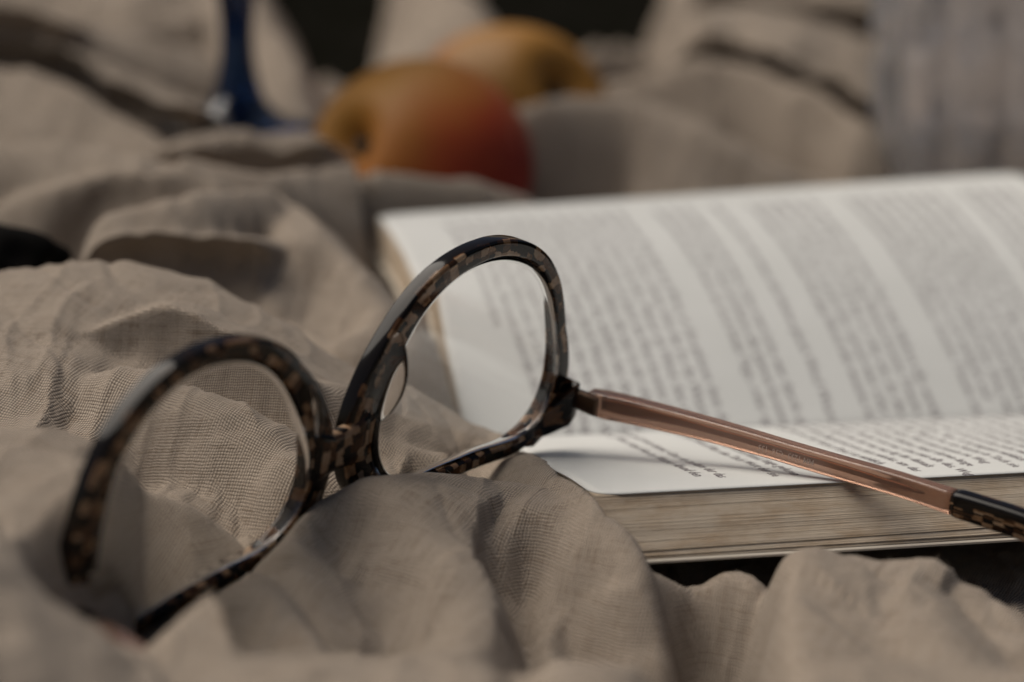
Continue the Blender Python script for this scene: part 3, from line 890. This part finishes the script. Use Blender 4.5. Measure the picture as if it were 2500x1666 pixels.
def endpiece(side):
    """the brow thickens into a block that turns back to the hinge"""
    a_ = prism([(53.5, -21.9), (57.2, -20.6), (60.6, -16.6), (62.4, -11.0), (63.4, -9.2), (65.2, -9.6), (65.7, -17.4), (63.2, -20.4), (57.2, -23.0)], 0.85, -2.75, side)
    # wedge growing out of the brow towards the hinge, lower edge running on from the brow
    plan = [(55.0, -1.9), (65.45, -1.9), (65.35, -6.3), (63.5, -6.3), (60.4, -3.7)]
    V, Fc, U = prism([(x, y) for x, y in plan], 0.0, 1.0, side, 0.0001)
    top = np.interp(V[:, 0] * side, [55, 60, 63, 65.5], [-19.6, -15.5, -10.4, -10.2]); bot = np.interp(V[:, 0] * side, [55, 58, 63, 65.5], [-22.3, -22.3, -19.6, -17.2])
    f = V[:, 1].copy(); y = V[:, 2].copy()
    W = np.stack([V[:, 0], y, top + (bot - top) * f], -1)
    bm = bmesh.new(); vs_ = [bm.verts.new(q) for q in W]
    for q in Fc: bm.faces.new([vs_[k] for k in q])
    bmesh.ops.remove_doubles(bm, verts=bm.verts, dist=0.01)
    bmesh.ops.recalc_face_normals(bm, faces=bm.faces)
    bmesh.ops.bevel(bm, geom=bm.edges[:], offset=0.5, segments=3, profile=0.5, affect='EDGES')
    W = np.array([v.co[:] for v in bm.verts])
    for k, v in enumerate(bm.verts): v.index = k
    b_ = (W, [[v.index for v in q.verts] for q in bm.faces], np.stack([W[:, 0] * side + W[:, 1] * 0.7 + 300, W[:, 2] + W[:, 1] * 0.4 + 60], -1)); bm.free()
    return join([a_, b_])
eR, eL = endpiece(1), endpiece(-1)
fv, ff, fu = join([(rR, fR, uR), (rL, fL, uL), (bV, bF, bU), eR, eL])
front = mesh_obj("front_frame", fv, ff, M_tort, glasses, uv=fu)
def outward(o):
    b = bmesh.new(); b.from_mesh(o.data); bmesh.ops.recalc_face_normals(b, faces=b.faces); b.to_mesh(o.data); b.free()
    return o
outward(front)

def lens(side):
    th, C = contour(96)
    rings = 14; V, Fc = [], []
    for sgn in (1, -1):
        for k in range(rings):
            f = (k + 1) / rings
            P = C * f * 1.004
            x = HALF + P[:, 0]; rr = (P ** 2).sum(1)
            y = sgn * (0.42 + 0.0002 * rr) - rr / (2 * (118 if sgn > 0 else 112)) + 1.6
            V.append(np.stack([side * x, y, P[:, 1]], -1))
    V = np.vstack(V); V = np.vstack([V, [[side * HALF, 0.42 + 1.6, 0], [side * HALF, -0.42 + 1.6, 0]]])
    n = 96
    f1 = grid_faces(rings, n, True); f2 = [[q + rings * n for q in reversed(f)] for f in f1]
    c1, c2 = len(V) - 2, len(V) - 1
    f3 = [[c1, (j + 1) % n, j] for j in range(n)] + [[c2, rings * n + j, rings * n + (j + 1) % n] for j in range(n)]
    e1 = (rings - 1) * n; e2 = e1 + rings * n
    f4 = [[e1 + j, e1 + (j + 1) % n, e2 + (j + 1) % n, e2 + j] for j in range(n)]
    bm_f = f1 + f2 + f3 + f4
    o = mesh_obj("lens", bend(V), bm_f, M_lens, glasses)
    b = bmesh.new(); b.from_mesh(o.data); bmesh.ops.recalc_face_normals(b, faces=b.faces); b.to_mesh(o.data); b.free()
    return o
for s in (1, -1): lens(s)

def nose_pad(side):
    """clear pad on the nose side of the rim, standing out towards the wearer"""
    V = []; n, m = 26, 14
    for i in range(n):
        f = i / (n - 1); ang = f * math.pi
        z = 13.5 - 16.0 * f if side > 0 else 9.5 - 10.0 * f
        cx_ = 11.2 - 3.0 * f - 1.2 * math.sin(ang)
        hw = 0.35 + 1.05 * math.sin(ang) ** 0.7; hy = (0.5 + 3.6 * math.sin(ang) ** 0.8) * (1.0 if side > 0 else 0.3)
        for j in range(m):
            a_ = 2 * math.pi * j / m
            V.append((side * (cx_ + hw * math.cos(a_) + 1.0 * math.sin(ang) * (0.5 - 0.5 * math.sin(a_))), -2.0 + hy * math.sin(a_) * 0.85 - 0.4 * math.sin(ang), z))
    Fc = grid_faces(n, m, True) + [list(range(m)), [(n - 1) * m + q for q in reversed(range(m))]]
    o = mesh_obj("nose_pad", V, Fc, M_pad, glasses)
    b = bmesh.new(); b.from_mesh(o.data); bmesh.ops.recalc_face_normals(b, faces=b.faces); b.to_mesh(o.data); b.free()
for s in (1, -1): nose_pad(s)

def temple(side):
    def spread_out(A):
        """the arm on the near side stands open a little wider"""
        if side < 0: A[:, 0] -= 0.28 * np.maximum(-A[:, 1] - 9, 0)
        return A
    ctl = [(-9.2, -13.2), (-13, -12.6), (-20, -11.4), (-33, -9.5), (-45, -8.1), (-60, -6.6), (-74, -5.1), (-85.6, -4.25)]
    P = smooth_poly([(65.3 * side, y, z) for y, z in ctl], 60)
    P = spread_out(P)
    k = P[:, 1]
    hh = np.interp(-k, [9, 13, 20, 33, 50, 86], [2.35, 2.5, 2.4, 2.15, 2.0, 2.15])
    hw = np.interp(-k, [9, 13, 20, 50, 78, 86], [1.6, 1.85, 1.7, 1.35, 1.3, 1.5])
    v, f, u = sweep(P, hw, hh, (0, 0, 1), 0.55)
    o = outward(mesh_obj("temple", v, f, M_temple, glasses, uv=u))
    # wire core inside
    Q = smooth_poly([(65.3 * side, y, z) for y, z in [(-12, -12.5), (-33, -9.3), (-60, -6.4), (-80, -4.6)]], 40)
    Q = spread_out(Q)
    kk = np.linspace(0, 1, 40)
    v, f, u = sweep(Q, np.full(40, .42), np.interp(kk, [0, .1, .3, .95, 1], [1.15, 1.2, .7, .55, .1]), (0, 0, 1), 0.3)
    outward(mesh_obj("core_wire", v, f, M_core, o))
    # tortoise tip
    T = smooth_poly([(65.3 * side, y, z) for y, z in [(-85.4, -4.26), (-92, -3.7), (-100, -3.3), (-108, -4.2), (-118, -8.5), (-128, -16)]], 44)
    T = spread_out(T)
    kk = np.linspace(0, 1, 44)
    v, f, u = sweep(T, np.interp(kk, [0, .03, .5, 1], [1.5, 1.85, 1.9, 1.6]), np.interp(kk, [0, .03, .5, .92, 1], [2.1, 2.4, 2.6, 3.1, 1.6]), (0, 0, 1), 1.0, u0=400)
    outward(mesh_obj("temple_tip", v, f, M_tort, o, uv=u))
    # hinge
    hg = rbox(side * 64.3 - 0.9, side * 64.3 + 0.9, -11.6, -6.2, -15.2, -11.4, 0.35, 3)
    h_o = mesh_obj("hinge", *hg[:2], M_metal, glasses)
    bar = []
    for q in range(3):                                   # hinge barrel in three knuckles
        P = [(side * 64.2, -8.2, -15.0 + q * 1.05), (side * 64.2, -8.2, -14.1 + q * 1.05)]
        bar.append(sweep(P, [.62, .62], [.62, .62], (0, 1, 0), 0.6))
    v, f, u = join(bar)
    outward(mesh_obj("barrel", v, f, M_metal, h_o))
    return o
tR = temple(1)
tL = temple(-1)

# size marking on the inside of the right temple, upside down like the glasses
def marking():
    v, f = font_lines([("MM 1233  C36  135", 0.0, 0.0)], 1.62, 0)
    L = v[:, 0].max()
    # glasses are upside down: reading direction runs from the tip towards the hinge
    y = -58.4 + v[:, 0] * (11.6 / L)
    zc = np.interp(-y, [33, 45, 60, 74], [-9.5, -8.1, -6.6, -5.1])
    z = zc - 0.1 - (v[:, 1] - 0.55)
    x = 65.3 - np.interp(-y, [20, 50, 78], [1.7, 1.35, 1.3]) - 0.03
    mesh_obj("size_marking", np.stack([x, y, z], -1), f, M_mark, tR, smooth=False)
marking()

# ------------------------------------------------------------------ black lump added to fill the dark gap at the left
def black_gap_fill():
    c = at(-40, 640, 522); n, m = 40, 60
    V = []
    for i in range(n):
        th = math.pi * i / (n - 1)
        for j in range(m):
            ph = 2 * math.pi * j / m
            d = np.array([math.sin(th) * math.cos(ph), math.sin(th) * math.sin(ph), math.cos(th)])
            k_ = 1 + 0.10 * math.sin(3 * ph + 2 * d[2] * 2) * math.sin(th) + 0.07 * math.sin(7 * ph - 4 * d[2]) * math.sin(th) ** 2
            V.append(c + d * k_ * np.array([17, 9, 8.5]))
    k = NB("gap_fill_black"); tc = k.n("TexCoord").outputs["Object"]
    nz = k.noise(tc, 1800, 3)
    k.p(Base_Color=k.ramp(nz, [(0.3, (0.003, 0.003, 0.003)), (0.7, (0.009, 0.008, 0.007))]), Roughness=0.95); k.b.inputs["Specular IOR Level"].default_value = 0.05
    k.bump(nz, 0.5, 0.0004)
    o = mesh_obj("black_gap_fill", V, grid_faces(n, m, True), k.m, origin=c)
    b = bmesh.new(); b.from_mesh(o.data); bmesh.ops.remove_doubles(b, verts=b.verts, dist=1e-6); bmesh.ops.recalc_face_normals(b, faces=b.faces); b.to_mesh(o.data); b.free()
    tag(o, "black lump added to fill the dark gap behind the linen hump at the left edge", "cloth")
black_gap_fill()

# ------------------------------------------------------------------ fruit
def fruit(name, c, r, axis, mat, label, stretch=1.0):
    """round fruit with a stem hollow on `axis`"""
    n, m = 60, 72
    V = []
    for i in range(n):
        th = math.pi * i / (n - 1)
        dimple = 0.33 * math.exp(-(th / 0.26) ** 2) + 0.10 * math.exp(-((math.pi - th) / 0.3) ** 2)
        rr = r * (1 - dimple + 0.03 * math.exp(-((th - .55) / .3) ** 2))
        for j in range(m):
            ph = 2 * math.pi * j / m
            crease = 1 - 0.025 * math.exp(-((((ph + math.pi) % (2 * math.pi)) - math.pi) / 0.22) ** 2) * math.sin(th)
            V.append((rr * crease * math.sin(th) * math.cos(ph), rr * crease * math.sin(th) * math.sin(ph), rr * math.cos(th) * stretch))
    Rm = np.array(Vector(axis).normalized().to_track_quat('Z', 'Y').to_matrix())
    V = np.array(V) @ Rm.T + c
    o = mesh_obj(name, V, grid_faces(n, m, True), mat, origin=c)
    b = bmesh.new(); b.from_mesh(o.data); bmesh.ops.remove_doubles(b, verts=b.verts, dist=1e-6); bmesh.ops.recalc_face_normals(b, faces=b.faces)
    for f in b.faces: f.smooth = True
    b.to_mesh(o.data); b.free()
    tag(o, label, "fruit", "fruit lying on the blanket")
    ax = Vector(axis).normalized()
    s0 = np.array(ax) * r * stretch * 0.60
    P = smooth_poly([s0, s0 + np.array(ax) * 3.2, s0 + np.array(ax) * 6.0 + np.array([0.6, 0, 0.5])], 8)
    v, f, u = sweep(P, np.linspace(2.6, 1.9, 8), np.linspace(2.6, 1.9, 8), (0.3, 1, 0.2), 1.2)
    so = mesh_obj("stem", v, f, M_stem, o)
    return o
M_stem = mat_plain("dry_stem", (0.03, 0.022, 0.012), 0.8)
c1 = at(1032, 415, 655); c2 = at(1237, 318, 715)
fruit("fruit", c1, 30.2, (-0.67, -0.67, 0.31), mat_fruit("blushed_skin", (0.75, -0.25, -0.62)), "orange fruit with a red blush at front, stem hollow facing left")
fruit("fruit", c2, 31.0, (0.58, -0.66, 0.47), mat_fruit("yellow_skin", (-0.5, 0.6, -0.6)), "plain yellow fruit behind the red blushed one, stem hollow facing right")

# ------------------------------------------------------------------ lathe glassware
def lathe(name, prof, mat, parent=None, n=72, origin=None, mod=None):
    V = []
    for r, z in prof:
        for j in range(n):
            a_ = 2 * math.pi * j / n
            rr = r if mod is None else mod(r, z, a_)
            V.append((rr * math.cos(a_), rr * math.sin(a_), z))
    k = len(prof)
    Fc = grid_faces(k, n, True) + [list(range(n)), [(k - 1) * n + q for q in reversed(range(n))]]
    o = mesh_obj(name, V, Fc, mat, parent)
    b = bmesh.new(); b.from_mesh(o.data); bmesh.ops.recalc_face_normals(b, faces=b.faces); b.to_mesh(o.data); b.free()
    return o
M_blue = mat_glass("deep_blue_glass", (0.010, 0.030, 0.11), 1.5, 0.12)
gp = at(582, 318, 672)
gob = empty("goblet", gp)
tag(gob, "dark blue glass goblet standing behind the fold on the left", "goblet")
foot = [(0.01, 0), (24, 0), (25, .5), (25, 1.2), (19, 2.4), (13.5, 4.0), (9.6, 6.2), (7.6, 9.0)]
stem = [(7.5, 9.05), (6.4, 12), (5.2, 17), (4.6, 23), (4.5, 28), (4.9, 33), (5.6, 37.5)]
outer = [(5.6, 37.55), (8, 40), (18, 45), (28, 58), (33, 75), (33.5, 92), (31, 112)]
inner = [(30.2, 112), (32.6, 92), (32, 75), (27, 59), (17, 48), (8, 43), (0.01, 42)]
def fine(p, n=60): return [tuple(q) for q in smooth_poly(p, n)]
lathe("foot", foot, M_blue, gob); lathe("stem", fine(stem, 30), M_blue, gob); lathe("bowl", fine(outer, 30) + fine(inner, 30), M_blue, gob)

M_clear = mat_glass("clear_pressed_glass", (0.92, 0.91, 0.92), 1.5, 0.04)
M_clear.node_tree.nodes["Principled BSDF"].inputs["Transmission Weight"].default_value = 0.9
tp = at(2455, 470, 715); tp[2] -= 4
tum = empty("tumbler", tp)
tag(tum, "clear glass tumbler with pressed square pattern behind the right of book", "tumbler")
def pressed(r, z, a_):
    if r < 30: return r
    ca_ = 0.5 + 0.5 * math.cos(a_ * 14); cz = 0.5 + 0.5 * math.cos(2 * math.pi * z / 24.0)
    return r - max(2.6 * ca_ ** 3, 1.6 * cz ** 5 if 6 < z < 96 else 0)
out_p = [(0.01, 0), (34, 0), (38, .6)] + [(39.5 + z * 0.02, z) for z in np.linspace(1.5, 112, 90)]
in_p = [(37.2 - 0.0, 112)] + [(36.2 + z * 0.01, z) for z in np.linspace(110, 9, 20)] + [(34, 7), (0.01, 7)]
in_p = [(min(q[0], 34.6), q[1]) for q in in_p]
def pressed_out(r, z, a_):
    return pressed(r, z, a_) if r > 37.9 else r
lathe("glass_body", out_p + in_p, M_clear, tum, 168, mod=pressed_out)
